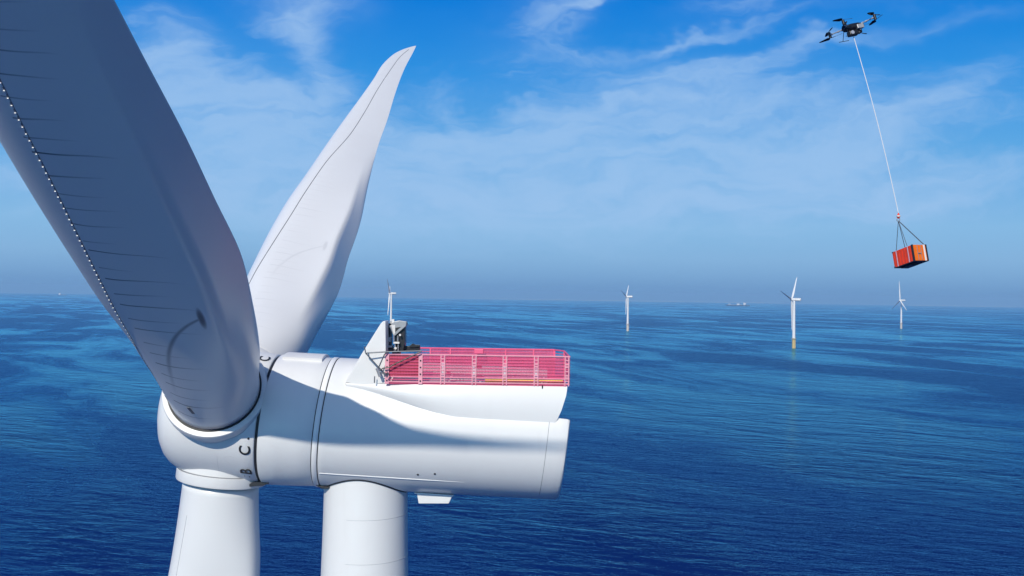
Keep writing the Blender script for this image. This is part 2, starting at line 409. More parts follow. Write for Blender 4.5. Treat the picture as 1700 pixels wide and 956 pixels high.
def axz(x):     # nacelle centre line
    xa, za, xb, zb = -13.77, 104.56, 3.15, 103.89
    return za + (x-xa)*(zb-za)/(xb-xa)
def nring(x, R, n=96, top=None):
    out = []
    for j in range(n):
        a = 2*pi*j/n
        z = R*sin(a); y = -R*cos(a)
        if top is not None:
            tt = top - (y+3.45)*.24
            if z > tt: z = tt + (z-tt)*.02
        out.append(Vector((x, D, axz(x))) + UPR*z + YY*y)
    return out
# tower
zt = 104.05
tw = MB(); n = 96
def trad(z): return 2.40 + .16*sstep(101, 92, z) + (1.0*(92-z)/92. if z < 92 else 0)
zs = [zt] + [zt-.5*i for i in range(1, 30)] + [85, 70, 50, 30, 20]
rings = [[Vector((TX+trad(z)*cos(2*pi*j/n), D+trad(z)*sin(2*pi*j/n), z)) for j in range(n)] for z in zs]
v_, f_ = loft(rings); tw.add(v_, f_)
def hoop(mb, c, r, tr, m=0, n=72, a0=0, a1=2*pi, normal=None):
    pts = [Vector((c[0]+r*cos(a0+(a1-a0)*i/n), c[1]+r*sin(a0+(a1-a0)*i/n), c[2])) for i in range(n+(0 if a1-a0 > 6.28 else 1))]
    mb.tube(pts, tr, 6, m, closed=a1-a0 > 6.28)
for py in (864.5, 937.5):
    zz = at(607, py, D-2.4).z
    hoop(tw, (TX, D, zz), trad(zz)+.001, .013, 1, 48, radians(-108), radians(8))
for zz in (92, 87, 80): hoop(tw, (TX, D, zz), trad(zz)+.002, .018, 1)
o = tw.build('tower', [M['tower'], M['faint']], T, True)
tp = MB()
rings = [[Vector((TX+r*cos(2*pi*j/n), D+r*sin(2*pi*j/n), z)) for j in range(n)] for z, r in ((20, 3.6), (-8, 3.6))]
v_, f_ = loft(rings); tp.add(v_, f_)
tp.build('foundation', M['tyellow'], T, True)
# gasket where the tower meets the nacelle
gk = MB(); pts = []
for j in range(120):
    a = 2*pi*j/120; y = 2.44*sin(a); x = TX+2.44*cos(a)
    pts.append(Vector((x, D+y, axz(x)-sqrt(3.72**2-y*y)-.0)))
gk.tube(pts, .055, 8, closed=True)
gk.build('yaw_gasket', M['black'], T, True)

# nacelle housing
x2 = at(545, 702, D).x
def tube_section(name, xs, mat, parent, top=None, cap=True):
    rr = [nring(x, R, top=tp_) for x, R, tp_ in xs]
    v, f = loft(rr, True, True); o = mesh_obj(name, v, f, mat, parent); return sharp(o, 40)
NAC = tube_section('nacelle_housing', [(x2+.2, 3.60, None), (x2+.2, 3.69, None), (x2+.26, 3.73, None)] + [(x2+.5+i*1.2, 3.73, None) for i in range(9)] +
   [(2.0-.3, 3.73, None), (2.05, 3.73, 2.2), (2.3, 3.73, 1.35), (2.6, 3.72, 1.32), (2.98, 3.72, 1.30), (3.09, 3.69, 1.27), (3.15, 3.60, 1.25)], M['shell'], T)
FH = tube_section('front_housing', [(-13.65, 3.62, None), (-13.65, 3.70, None), (-13.58, 3.75, None), (-12.6, 3.75, None), (-11.6, 3.73, None), (x2-.26, 3.70, None), (x2-.2, 3.66, None), (x2-.2, 3.5, None)], M['shell'], T)
tube_section('joint_band', [(x2-.14, 3.5, None), (x2-.14, 3.72, None), (x2-.1, 3.745, None), (x2+.1, 3.745, None), (x2+.14, 3.72, None), (x2+.14, 3.5, None)], M['ridge'], T)
tube_section('joint_seal', [(x2-.24, 3.3, None), (x2-.24, 3.655, None), (x2+.24, 3.655, None), (x2+.24, 3.3, None)], M['black'], T)
tube_section('rotor_bearing', [(-13.95, 3.4, None), (-13.95, 3.63, None), (-13.55, 3.63, None), (-13.55, 3.4, None)], M['black'], T)
def on_tube(x, a, R=3.73):
    """point on the nacelle skin, a = angle above the camera-side horizontal"""
    return Vector((x, D, axz(x))) + UPR*(R*sin(a)) - YY*(R*cos(a))
# rear panel seam, long ridge, two bolt holes
sm = MB(); sm.tube([on_tube(2.02, radians(a), 3.732) for a in range(18, -62, -4)], .012, 6); sm.build('panel_seam', M['line'], NAC, True)
rg = MB(); rg.tube([on_tube(x2+.3+i*.5, radians(-42-.12*i), 3.735) for i in range(17)], [.028]*12+[.024, .018, .012, .008, .004], 6); rg.build('ridge', M['ridge'], NAC, True)
for px, ang in ((701, -37), (729, -35)):
    b_ = MB(); xx = at(px, 772, D-3).x; c = on_tube(xx, radians(ang), 3.72); nn = (c-Vector((xx, D, axz(xx)))).normalized()
    b_.tube([c, c+nn*.03], .06, 14); b_.build('bolt_hole', M['black'], NAC, False)
for pts_ in ([(413, 803.5), (424, 799), (446, 800.5), (446, 803), (437, 806), (414, 808)], [(524, 805.5), (540, 808), (550, 808), (545, 811.5), (534, 811.5)]):
    lp = MB(); lp.prism([at(x_, y_, D-1.6) for x_, y_ in pts_], (0, 2.2, 0)); lp.build('drip_lip', M['black'], FH, False, .02)
# roof hatch plate on the front housing
hp = MB()
xa, xb = at(482, 586, D+1).x-.35, at(545, 594, D+1).x-.35
ring = []
for x in (xa, xa+.05, xb-.05, xb):
    R = 3.90 if x not in (xa, xb) else 3.88
    ring.append([on_tube(x, radians(a), R) for a in range(72, 122, 5)] + [on_tube(x, radians(a), 3.68) for a in range(117, 67, -5)])
v, f = loft(ring); hp.add(v, f); hp.build('roof_hatch', M['white'], FH, False)
# small scoop under the housing
sc = MB(); yd = D-1.1
q = [at(688, 817.5, yd), at(753, 822, yd), at(753, 824.5, yd), at(688, 820, yd)]
sc.prism(q, (0, 1.6, 0))
q = [at(692, 819, yd+.05), at(751, 823, yd+.05), at(745, 836, yd+.05), at(695, 836, yd+.05)]
sc.prism(q, (0, 1.5, 0)); sc.build('air_scoop', M['white'], NAC, False, .03)

# hub
def hring(x, R, n=96):      # x measured along the rotor axis from the hub / nacelle joint
    c = jc + AXR*x
    return [c + UPR*(R*sin(2*pi*j/n)) - YY*(R*cos(2*pi*j/n)) for j in range(n)]
jc = Vector((-13.82, D, 104.57))
prof = [(-.0, 3.5), (-.0, 3.66), (-.06, 3.72), (-.6, 3.75), (-1.6, 3.76), (-2.8, 3.75), (-3.6, 3.70), (-4.2, 3.60), (-4.7, 3.44), (-5.12, 3.21), (-5.45, 2.91), (-5.72, 2.50), (-5.93, 1.95), (-6.05, 1.3), (-6.11, .65), (-6.13, .05)]
prof2 = []
for i in range(len(prof)-1):
    prof2.append(prof[i])
rr = [hring(x, R) for x, R in prof]
v, f = loft(rr); HUB = sharp(mesh_obj('hub', v, f, M['shell'], T), 50)

def blade_dirs(adeg):
    a = radians(adeg); b = UPR*cos(a) + YY*sin(a); ns = UPR*sin(a) - YY*cos(a)      # ns: outward normal of the suction side
    return b, ns
AZ = (-60, 60, 180)
for az_ in AZ:
    b, ns = blade_dirs(az_); CR_ = {-60: 2.84, 60: 2.66, 180: 2.56}[az_]; rb_ = {-60: 2.50, 60: 2.44, 180: 2.26}[az_]; sh_ = {-60: 0, 60: 0, 180: .13}[az_]
    def cring(r, R, n=72): return [hubc + AXR*sh_ + b*r + AXR*(R*cos(2*pi*j/n)) + ns*(R*sin(2*pi*j/n)) for j in range(n)]
    v, f = loft([cring(r, R) for r, R in ((1.2, CR_-.13), (3.12, CR_-.13), (3.15, CR_), (3.66, CR_), (3.73, CR_-.03), (3.75, CR_-.09), (3.75, 2.1))])
    sharp(mesh_obj('blade_collar', v, f, M['white'], HUB), 40)
    v, f = loft([cring(3.70, rb_+.03), cring(3.80, rb_+.03)]); mesh_obj('root_seal', v, f, M['black'], HUB, False)
    v, f = loft([cring(3.09, CR_-.10), cring(3.14, CR_-.05)]); mesh_obj('collar_seam', v, f, M['line'], HUB, False)

# lettering on the hub, wrapped round the drum (reads turned a quarter to the left)
def hub_point(x, a, R=3.775): return jc + AXR*x + UPR*(R*sin(a)) - YY*(R*cos(a))
def letter(ch, x, adeg, size=.62):
    cu = bpy.data.curves.new('letter', 'FONT'); cu.body = ch; cu.size = size/.72; cu.align_x = 'CENTER'; cu.align_y = 'CENTER'; cu.resolution_u = 6; cu.offset = .014
    ob = bpy.data.objects.new('letter', cu); col.objects.link(ob); bpy.context.view_layer.update()
    me = bpy.data.meshes.new_from_object(ob.evaluated_get(bpy.context.evaluated_depsgraph_get()))
    bpy.data.objects.remove(ob)
    for v in me.vertices:
        X, Y = v.co.x, v.co.y
        v.co = hub_point(x - Y, radians(adeg) + X/3.75)
    me.materials.clear(); me.materials.append(M['black'])
    o = bpy.data.objects.new('letter', me); col.objects.link(o); o.parent = HUB; o.matrix_parent_inverse = HUB.matrix_world.inverted()
    md = o.modifiers.new('thick', 'SOLIDIFY'); md.thickness = .008; md.offset = 0
    return o
letter('C', -.44, -21.5); letter('B', -.43, -45.5, .66); letter('C', -.46, 69)
for x, a, s in ((-.30, -10.5, .06), (-.46, 57.5, .05), (-.34, -54.5, .035), (-.6, -53.5, .025)):
    b_ = MB(); c = hub_point(x, radians(a), 3.73); nn = (hub_point(x, radians(a), 4)-c).normalized(); b_.tube([c, c+nn*.03], s, 10); b_.build('bolt_hole', M['black'], HUB)

ir = MB(); ir.tube([hub_point(-1.32+.27*cos(a), radians(-33)+.27*sin(a)/3.75, 3.752) for a in [i*2*pi/28+.6 for i in range(20)]], .009, 5); ir.build('panel_seam', M['faint'], HUB)
ir = MB(); ir.tube([hub_point(-2.0, radians(a), 3.755) for a in range(-30, -62, -4)], .009, 5); ir.build('panel_seam', M['faint'], HUB)
PRE = 3.0
def prebend(t): return PRE*(t/85.)**2.2
LE = [(4, -2.36), (6, -2.40), (9, -2.55), (12, -2.85), (14.5, -3.17), (17, -3.33), (20, -3.50), (24, -3.66), (28.5, -3.72), (33.7, -3.60), (42.9, -3.50), (50, -3.38), (58.8, -3.20), (66.3, -3.14), (71.9, -3.25), (75.5, -3.08), (78.8, -2.73), (81.5, -2.1), (83.5, -1.35), (84.5, -.84)]
TE = [(4, 2.36), (6, 2.65), (8, 3.0), (11, 3.26), (15, 3.36), (18, 3.34), (21.4, 3.1), (25.7, 2.8), (30.3, 2.34), (35.5, 1.84), (44.6, 1.12), (51.8, .76), (60.2, .17), (67.6, -.27), (73.2, -.50), (80, -.62), (84.5, -.76)]
THS = [(4, 2.36), (7, 2.2), (10, 1.98), (14, 1.74), (20, 1.5), (31, 1.18), (43, .72), (53, .42), (65, .27), (80, .12), (84.5, .03)]
THP = [(4, 2.36), (7, 2.1), (10, 1.72), (14, 1.25), (20, .80), (26, .58), (31, .48), (43, .34), (53, .22), (65, .15), (80, .07), (84.5, .03)]
WS, SH, TO = 1., 0., 0.
def section(t):
    le, te = curve(LE, t)*WS+SH, curve(TE, t)*WS+SH-TO*sstep(5, 11, t)*(1-sstep(20, 30, t)); hs_, hp_ = curve(THS, t)*WS, curve(THP, t)*WS
    w = sstep(4, 18, t); fb = .86*(1-sstep(22, 46, t)); N = 34
    kf = (1-sstep(24, 46, t))*sstep(7, 17, t); sc_ = .865
    def h(s, nocap=False):
        circ = 2*sqrt(max(s*(1-s), 0))
        na = (2.969*sqrt(s)-1.26*s-3.516*s*s+2.843*s**3-1.036*s**4)
        na = na*(1-fb*s*.9) + fb*s**1.5*1.0
        c0 = .92; cap = sqrt(max(1-((s-c0)/(1-c0))**2, 0)) if s > c0 else 1.
        if fb < .02 or nocap: cap = 1.
        else: cap = 1-(1-cap)*min(1, fb/.12)
        return (1-w)*circ + w*na*cap
    pts = []; uv = []
    end = -hp_*h(1., True); hsc = hs_*h(sc_, True)
    for i in range(N+1):            # suction side, with a raked blunt trailing edge inboard
        s = (1-cos(pi*i/N))/2; y = hs_*h(s)
        if s > sc_: q = (s-sc_)/(1-sc_); y = (1-kf)*y + kf*(hsc*(1-q)+end*q)
        pts.append((le+(te-le)*s, y)); uv.append(s)
    for i in range(N-1, 0, -1):
        s = (1-cos(pi*i/N))/2; y = -hp_*h(s)*(1-kf) - kf*hp_*h(s, True)
        pts.append((le+(te-le)*s, y)); uv.append(s+2)
    return pts, uv
ts = [3.75, 4.3, 4.7, 5.2] + [6+i*.8 for i in range(45)] + [42.5+i*1.5 for i in range(25)] + [79.5, 80.5, 81.5, 82.3, 83, 83.6, 84.0, 84.3, 84.5]
def suction_point(b, ns, t, dx, lift=0.):
    pts, uv = section(t)
    for i in range(34):
        if pts[i][0] <= dx <= pts[i+1][0]:
            k_ = (dx-pts[i][0])/max(pts[i+1][0]-pts[i][0], 1e-6); y = pts[i][1]*(1-k_)+pts[i+1][1]*k_; break
    else: y = 0
    return hubc + b*t + AXR*dx + ns*(y+lift-prebend(t))
VG = [(4.6, -1.95), (7, -2.2), (10, -2.42), (14.4, -2.52), (18, -2.5), (24, -2.45), (29, -2.45), (36, -2.3), (44, -1.7), (52, -1.68), (61, -1.85), (70, -1.85), (77, -1.75), (82, -1.3)]
blade_labels = {-60: 'shaded blade reaching up out of the frame', 60: 'sunlit blade raised behind the nacelle', 180: 'blade hanging straight down from the hub'}
for az_ in AZ:
    b, ns = blade_dirs(az_); WS, SH, TO = {-60: (1.03, 0., .0), 60: (1., 0., .34), 180: (.905, .13, 0.)}[az_]
    V = []; Fc = []; UVs = []; n = 68
    for t in ts:
        pts, uv = section(t)
        V += [hubc + b*t + AXR*p + ns*(q-prebend(t)) for p, q in pts]; UVs.append(uv)
    uvf = []
    for i in range(len(ts)-1):
        for j in range(n):
            j2 = (j+1) % n; Fc.append((i*n+j, i*n+j2, (i+1)*n+j2, (i+1)*n+j))
            def uvv(ii, jj):
                v = UVs[ii][jj]
                if j >= 34 and v < 1.5: v += 2
                return (ts[ii]/100., v)
            uvf += [uvv(i, j), uvv(i, j2), uvv(i+1, j2), uvv(i+1, j)]
    Fc.append(tuple(range(n))[::-1]); uvf += [(0.04, .5)]*n
    Fc.append(tuple((len(ts)-1)*n+j for j in range(n))); uvf += [(.849, .5)]*n
    me = bpy.data.meshes.new('blade'); me.from_pydata([tuple(p) for p in V], [], Fc)
    ul = me.uv_layers.new(name='uv')
    for i_, q in enumerate(uvf): ul.data[i_].uv = q
    me.materials.append(M['blade']); me.shade_smooth()
    bm = bmesh.new(); bm.from_mesh(me); bmesh.ops.recalc_face_normals(bm, faces=bm.faces); bm.to_mesh(me); bm.free()
    BL = bpy.data.objects.new('blade', me); col.objects.link(BL); BL.parent = T; BL.matrix_parent_inverse = T.matrix_world.inverted()
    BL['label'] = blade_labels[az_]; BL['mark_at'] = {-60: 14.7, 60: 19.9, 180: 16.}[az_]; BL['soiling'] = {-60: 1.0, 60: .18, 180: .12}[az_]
    # vortex generators: a thin strip with pairs of small fins
    vg = MB(); path = []
    t = 4.6
    VGO = {-60: .62, 60: .16, 180: 0.}[az_]
    def vgx(t): return curve(VG, t)*WS+SH + VGO*sstep(5, 13, t)*(1-sstep(32, 44, t))
    while t < 82:
        path.append(suction_point(b, ns, t, vgx(t), .006)); t += .5
    for i in range(len(path)-1):
        e = AXR*.03
        lo = ns*.012
        vg.frame(path[i]-e-lo*2, e*2, path[i+1]-path[i], lo*3, 1)
    if az_ == -60:
        t = 5.0
        while t < 60:
            dx = vgx(t); p = suction_point(b, ns, t, dx-.02, -.01); L = .26 if t > 17 else .32
            step = .36 if t > 17 else .34
            vg.frame(p-AXR*.02, b*L*.62, AXR*.055, ns*.06, 0); t += step
    vg.build('vortex_generator_strip', [M['ridge'], M['line']], BL)
    # lightning receptor / lifting plate near the root
    rp = MB(); c = suction_point(b, ns, 5.6, -.25 if az_ < 0 else -.7, .004); L = b*.8 + AXR*(-.12)
    if az_ < 100:
        rp.frame(c, L, AXR*.16, ns*.015); rp.build('cover_plate', M['faint'] if az_ > 0 else M['dgrey'], BL)
    else:
        ln = MB(); q = [hubc + b*(6.2+i*.6) + AXR*(-1.25-.035*i) for i in range(14)]
        # seam on the camera side (pressure side) of the hanging blade
        pp = []
        for i in range(14):
            t_ = 5.6+i*.6; dx = -1.15-.05*i; pts, _ = section(t_); y = 0
            for a_ in range(35, 67):
                x_a, x_b = pts[a_][0], pts[a_+1][0]
                if min(x_a, x_b) <= dx <= max(x_a, x_b): y = pts[a_][1]+(pts[a_+1][1]-pts[a_][1])*(dx-x_a)/(x_b-x_a)
            pp.append(hubc + b*t_ + AXR*dx + ns*(y-prebend(t_)))
        ln.tube(pp, .022, 6); ln.build('seam', M['faint'], BL, True)

# ------------------------------------------------------------------ roof platform
DN, DF = D-3.42, D+3.42
zd = at(750, 639, DN).z
XL, XR = at(572, 638, DN).x, at(942, 641, DN).x
XF = at(640, 638, DN).x
PL = MB()
# hull of the platform: skirts that leave the nacelle skin at the front and stand clear of it at the raked stern
def wEdge(x): return 2.84 + (3.42-2.84)*sstep(XL-.5, XF+2.5, x)
def zLow(x): return 2.40 + (1.02-2.40)*sstep(XL-.6, XL+6.8, x)
def hull_row(x, stern_k=None):
    zt_ = zd; zl = axz(x)+zLow(x); w = wEdge(x); yl = sqrt(max(3.73**2-zLow(x)**2, 0))-.03
    row = []
    for i in range(9):
        q_ = i/8.; z = zt_+(zl-zt_)*q_; y = w+(yl-w)*q_ + (.03+.17*sstep(XL, XL+3, x)-.09*sstep(XL+3, XL+8, x))*sin(pi*q_)
        row.append((y, z, q_))
    return row
xs_h = [XL-.02, XL+.25, XL+.6, XL+1, XL+1.5, XL+2, XL+2.6, XL+3.2, XL+4, XL+5, XL+6, XL+7.5, XL+9, XL+10.5, XR-1]
stern = [at(px, py, DN).x for px, py in ((942, 640), (941, 648), (939.5, 656), (937, 663), (934.5, 670), (932, 676), (928.5, 683), (925, 690), (920, 698))]
sec = []
for x in xs_h:
    r_ = hull_row(x); sec.append([(x, D-y, z) for y, z, q_ in r_] + [(x, D, axz(x)-0.2)] + [(x, D+y, z) for y, z, q_ in reversed(r_)])
r_ = hull_row(XR-.2); sec.append([(stern[i], D-y, z) for i, (y, z, q_) in enumerate(r_)] + [(stern[8]-.3, D, axz(2)-.2)] + [(stern[8-i], D+y, z) for i, (y, z, q_) in enumerate(reversed(r_))])
v, f = loft([[Vector(p) for p in r_] for r_ in sec]); PL.add(v, f)
PLAT = PL.build('platform_hull', M['shell'], T, True)
# raised fin at the front of the platform
fin = MB(); zf = .004
poly = [(572, 637.5), (576, 629), (600, 588), (632, 537), (636, 533), (640, 533), (641, 637.5)]
fa = []
for px, py in poly:
    y_ = D-wEdge(at(px, py, DN).x)+.006; p_ = at(px, py, y_); fa.append(p_)
fin.prism(fa, (0, 1.5, 0))
fin.build('fin', M['white'], PLAT, False, .03)
sl_ = MB(); sl_.tube([Vector((x, D-wEdge(x)-.004, zd+.0)) for x in [XL-.02+(XF+.05-XL)*i/12. for i in range(13)]], .016, 6); sl_.build('panel_seam', M['line'], PLAT)
# dark tube bracket, grey hinge box and slot on the fin
def px_tube(name, pts, r, mat, parent, Y): 
    mb = MB(); mb.tube([at(x, y, Y) for x, y in pts], r, 8); return mb.build(name, mat, parent, True)
yb = DN-.12
px_tube('bracket', [(605, 575), (607, 586), (628, 609), (641, 622)], .035, M['dgrey'], PLAT, yb)
px_tube('bracket', [(607, 586), (640, 584), (700, 582.5)], .035, M['dgrey'], PLAT, yb-.05)
px_tube('bracket', [(642, 584), (638, 589), (629, 609)], .035, M['dgrey'], PLAT, yb-.1)
px_tube('bracket', [(631, 615), (636, 611), (646, 610), (652, 606), (698, 584)], .035, M['blackp'], PLAT, yb-.14)
px_tube('bracket', [(631, 618), (640, 621), (642, 615), (645, 621), (642, 627)], .03, M['dgrey'], PLAT, yb-.14)
px_tube('hinge_box', [(625.5, 611), (631, 625)], .085, M['grey'], PLAT, yb-.05)
px_tube('slot', [(622, 624.5), (621.5, 635.5)], .03, M['dgrey'], PLAT, DN)
px_tube('drain_pipe', [(900.5, 640), (900.5, 645)], .035, M['blackp'], PLAT, DN-.03)

# deck and fence
dk = MB(); dk.box((XF+.02, DN+.05, zd+.004), (XR-.02, DF-.05, zd+.05)); dk.build('deck', M['deck'], PLAT)
zr = at(750, 589.5, DN).z; hF = zr-zd
FE = MB()
posts = [at(px, 620, DN).x for px in (642.5, 698, 735, 787, 838, 890, 941)]
def rails(mb, p0, p1, zs, r, m=0):
    for z in zs: mb.tube([Vector((p0[0], p0[1], z)), Vector((p1[0], p1[1], z))], r, 6, m)
zz = [zd+.10+i*(hF-.14)/9 for i in range(9)]
xe = XR+.10
near = MB(); rails(near, (XF, DN), (xe, DN), zz, .022); rails(near, (XF, DN), (xe, DN), [zr], .045, 1); rails(near, (XF, DN), (xe, DN), [zd+.14, zd+.40], .035, 1)
FENCE = near.build('safety_fence', [M['pink'], M['palepink']], T, True)
yf = DF-.1; chx = at(697, 578, DF).x
far = MB(); rails(far, (chx, yf), (xe-.55, yf), zz, .022); rails(far, (chx, yf), (xe-.55, yf), [zr], .05, 0); far.build('rail', M['pink'], FENCE, True)
for pts_ in ([(xe, DN), (xe, DF-1.3), (xe-.55, yf)],):
    cr = MB()
    for z in zz+[zr]: cr.tube([Vector((x, y, z)) for x, y in pts_], .025 if z < zr else .045, 6)
    cr.build('rail', M['pink'], FENCE, True)
# vertical bars and netting
for (x0, x1, y) in ((XF, xe, DN+.03), (chx, xe-.55, yf-.02)):
    vb = MB(); x = x0
    while x < x1:
        vb.box((x-.005, y-.005, zd+.08), (x+.005, y+.005, zr-.02)); x += .085
    vb.build('vertical_bar_infill', M['pink'], FENCE)
for i in range(len(posts)-1):
    nb = MB(); dense = i == 0
    nb.box((posts[i]+.06, DN+.05, zd+.46), (posts[i+1]-.06, DN+.056, zr-.05)); nb.build('net_panel', M['netd'] if dense else M['net'], FENCE)
for i in range(1, len(posts)-1):
    nb = MB(); a_ = max(posts[i], chx); nb.box((a_, yf+.02, zd+.07), (min(posts[i+1], xe-.55), yf+.026, zr-.03)); nb.build('net_panel', M['net'], FENCE)
nb = MB(); nb.box((xe+.02, DN, zd+.07), (xe+.026, DF-1.3, zr-.03)); nb.build('net_panel', M['net'], FENCE)
for i, x in enumerate(posts):
    pm = MB(); w = .10
    if i in (0, 1): 
        pm.box((x-.11, DN-.045, zd+.02), (x+.11, DN-.02, zr))
        for k_ in range(4): zc = zd+.2+k_*.37; pm.tube([Vector((x, DN-.05, zc)), Vector((x, DN-.075, zc))], .045, 10, 1)
    else:
        for s in (-1, 1): pm.box((x+s*w-.028, DN-.05, zd+.02), (x+s*w+.028, DN, zr+.0))
        for k_, zc in enumerate((.26, .42, .55, .80, 1.02, 1.16, 1.40)): pm.box((x-w-.0, DN-.046, zd+zc), (x+w+.0, DN-.012, zd+zc+(.085 if k_ % 3 else .05)))
    pm.build('post', [M['palepink'], M['blackp']], FENCE)
for i, x in enumerate(posts[1:-1]):
    pm = MB(); x = max(x, chx)+.15*0; pm.box((x-.04, yf-.05, zd+.02), (x+.04, yf, zr)); pm.build('post', M['pink'], FENCE)
pm = MB(); pm.box((xe-.6, yf-.05, zd), (xe-.5, yf+.05, zr)); pm.build('post', M['pink'], FENCE)
pm = MB(); pm.box((xe-.05, DF-1.35, zd), (xe+.05, DF-1.25, zr)); pm.build('post', M['pink'], FENCE)
# things lying on the deck
pi_ = MB(); yp = DN+.14
pi_.tube([at(805, 631.5, yp), at(934, 632.0, yp)], .105, 12)
tag(pi_.build('pipe', M['yellow'], None, True), 'long yellow pipe lying on the pink deck behind the fence', 'pipe')
ra = MB(); ra.tube([at(746, 630, yp), at(786, 630, yp)], .06, 12); 
for px in (757, 763, 769): ra.tube([at(px, 630, yp-.02), at(px+.8, 630, yp-.02)], .10, 12, 1)
tag(ra.build('lifting_bar', [M['white'], M['dgrey']], None, True), 'short white bar with dark collars lying on the pink deck', 'bar')
rb = MB(); q = at(795, 586, D+2.6); rb.box((q.x-.28, q.y-.2, zr-.25), (q.x+.28, q.y+.2, zr+.05))
rb.build('signal_box', M['pink'], FENCE, False, .04)
for (xa_, xb_, y0_) in ((788, 800, 611), (788, 803, 629), (741, 748, 622)):
    q0, q1 = at(xa_, y0_, DN+.2), at(xb_, y0_-5, DN+.2)
    rb = MB(); rb.box((q0.x, q0.y, q0.z), (q1.x, q0.y+.15, q1.z)); rb.build('fence_box', M['deck'], FENCE, False, .02)

# ------------------------------------------------------------------ service crane on the front of the deck
yc = D-2.0
CR = empty('service_crane', (at(655, 640, yc).x, yc+.4, zd+.05))
tag(CR, 'small folded crane of black, grey and white steel above the front of the pink deck', 'crane')
def pxbox(name, x0, y0, x1, y1, Y, depth, mat, bevel=.02, parent=CR):
    a, b2 = at(x0, y1, Y), at(x1, y0, Y); mb = MB(); mb.box((a.x, Y, a.z), (b2.x, Y+depth, b2.z)); return mb.build(name, mat, parent, False, bevel)
def pxprism(name, pts, Y, depth, mat, parent=CR, bevel=0.02):
    mb = MB(); mb.prism([at(x, y, Y) for x, y in pts], (0, depth, 0)); return mb.build(name, mat, parent, False, bevel)
pedestal = pxbox('pedestal', 650, 583, 664, 641, yc+.3, .6, M['dgrey'])
hs_ = pxprism('winch_housing', [(657, 548), (672, 541), (672, 570), (669, 583), (655, 584), (655, 556)], yc+.2, .9, M['blackp'])
pxbox('back_panel', 640, 537, 650, 574, yc+.5, .5, M['blackp'])
pxbox('guide_rail', 637.5, 535, 639.8, 568, yc-.1, .12, M['white'])
pxbox('guide_rail', 644, 541, 645, 560, yc+.2, .08, M['grey'])
pxbox('guide_rail', 647.5, 545, 648.5, 572, yc+.2, .08, M['grey'])
hd = pxprism('crane_head', [(649, 537), (655, 533.5), (663, 532), (675, 534), (674, 541), (656, 557), (653.5, 557), (645, 541), (650, 540)], yc, .5, M['grey'])
pxprism('arm_plate', [(649.5, 539.5), (656, 539.5), (656, 552), (654, 557)], yc-.03, .03, M['white'], hd, 0)
pxprism('arm_plate', [(656.2, 544), (665.5, 542.5), (656.2, 550.5)], yc-.02, .02, M['black'], hd, 0)
pxprism('arm_plate', [(670.5, 541), (674.5, 534.5), (676.5, 537.5), (672, 545)], yc+.45, .3, M['dgrey'], hd, 0)
pxbox('gear_box', 639, 559.5, 649, 567.5, yc+.0, .5, M['grey'], .03)
pxbox('foot_plate', 633.5, 573.5, 651, 577, yc-.1, .8, M['grey'], .02)
pxbox('lower_frame', 634, 577.5, 655, 584, yc, .7, M['blackp'], .02)
pxbox('cross_plate', 653, 567.5, 663, 570.5, yc-.12, .2, M['white'], .01)
for px, py, r in ((664, 556, .06), (656.5, 578, .07), (635.5, 536.5, .04)):
    mb = MB(); c = at(px, py, yc-.14); mb.tube([c, c+Vector((0, .14, 0))], r, 14); mb.build('pin', M['white'] if px > 640 else M['dgrey'], CR, True)
for xs_ in ((654, 557, 566), (660.5, 557, 567), (661, 571, 583), (656, 571, 583)):
    mb = MB(); mb.tube([at(xs_[0], xs_[1], yc), at(xs_[0], xs_[2], yc)], .03, 8); mb.build('rod', M['silver'], CR, True)
bm_ = pxprism('boom', [(664, 574), (697, 575), (697, 583), (664, 583)], yc+.6, .4, M['blackp'])
pxprism('boom_tip', [(680, 574), (685, 570), (689, 572), (697, 572.5), (697, 576), (680, 577)], yc+.5, .25, M['blackp'])
pxbox('mast_plate', 650, 530, 654.5, 536, yc+.1, .25, M['white'], .01)

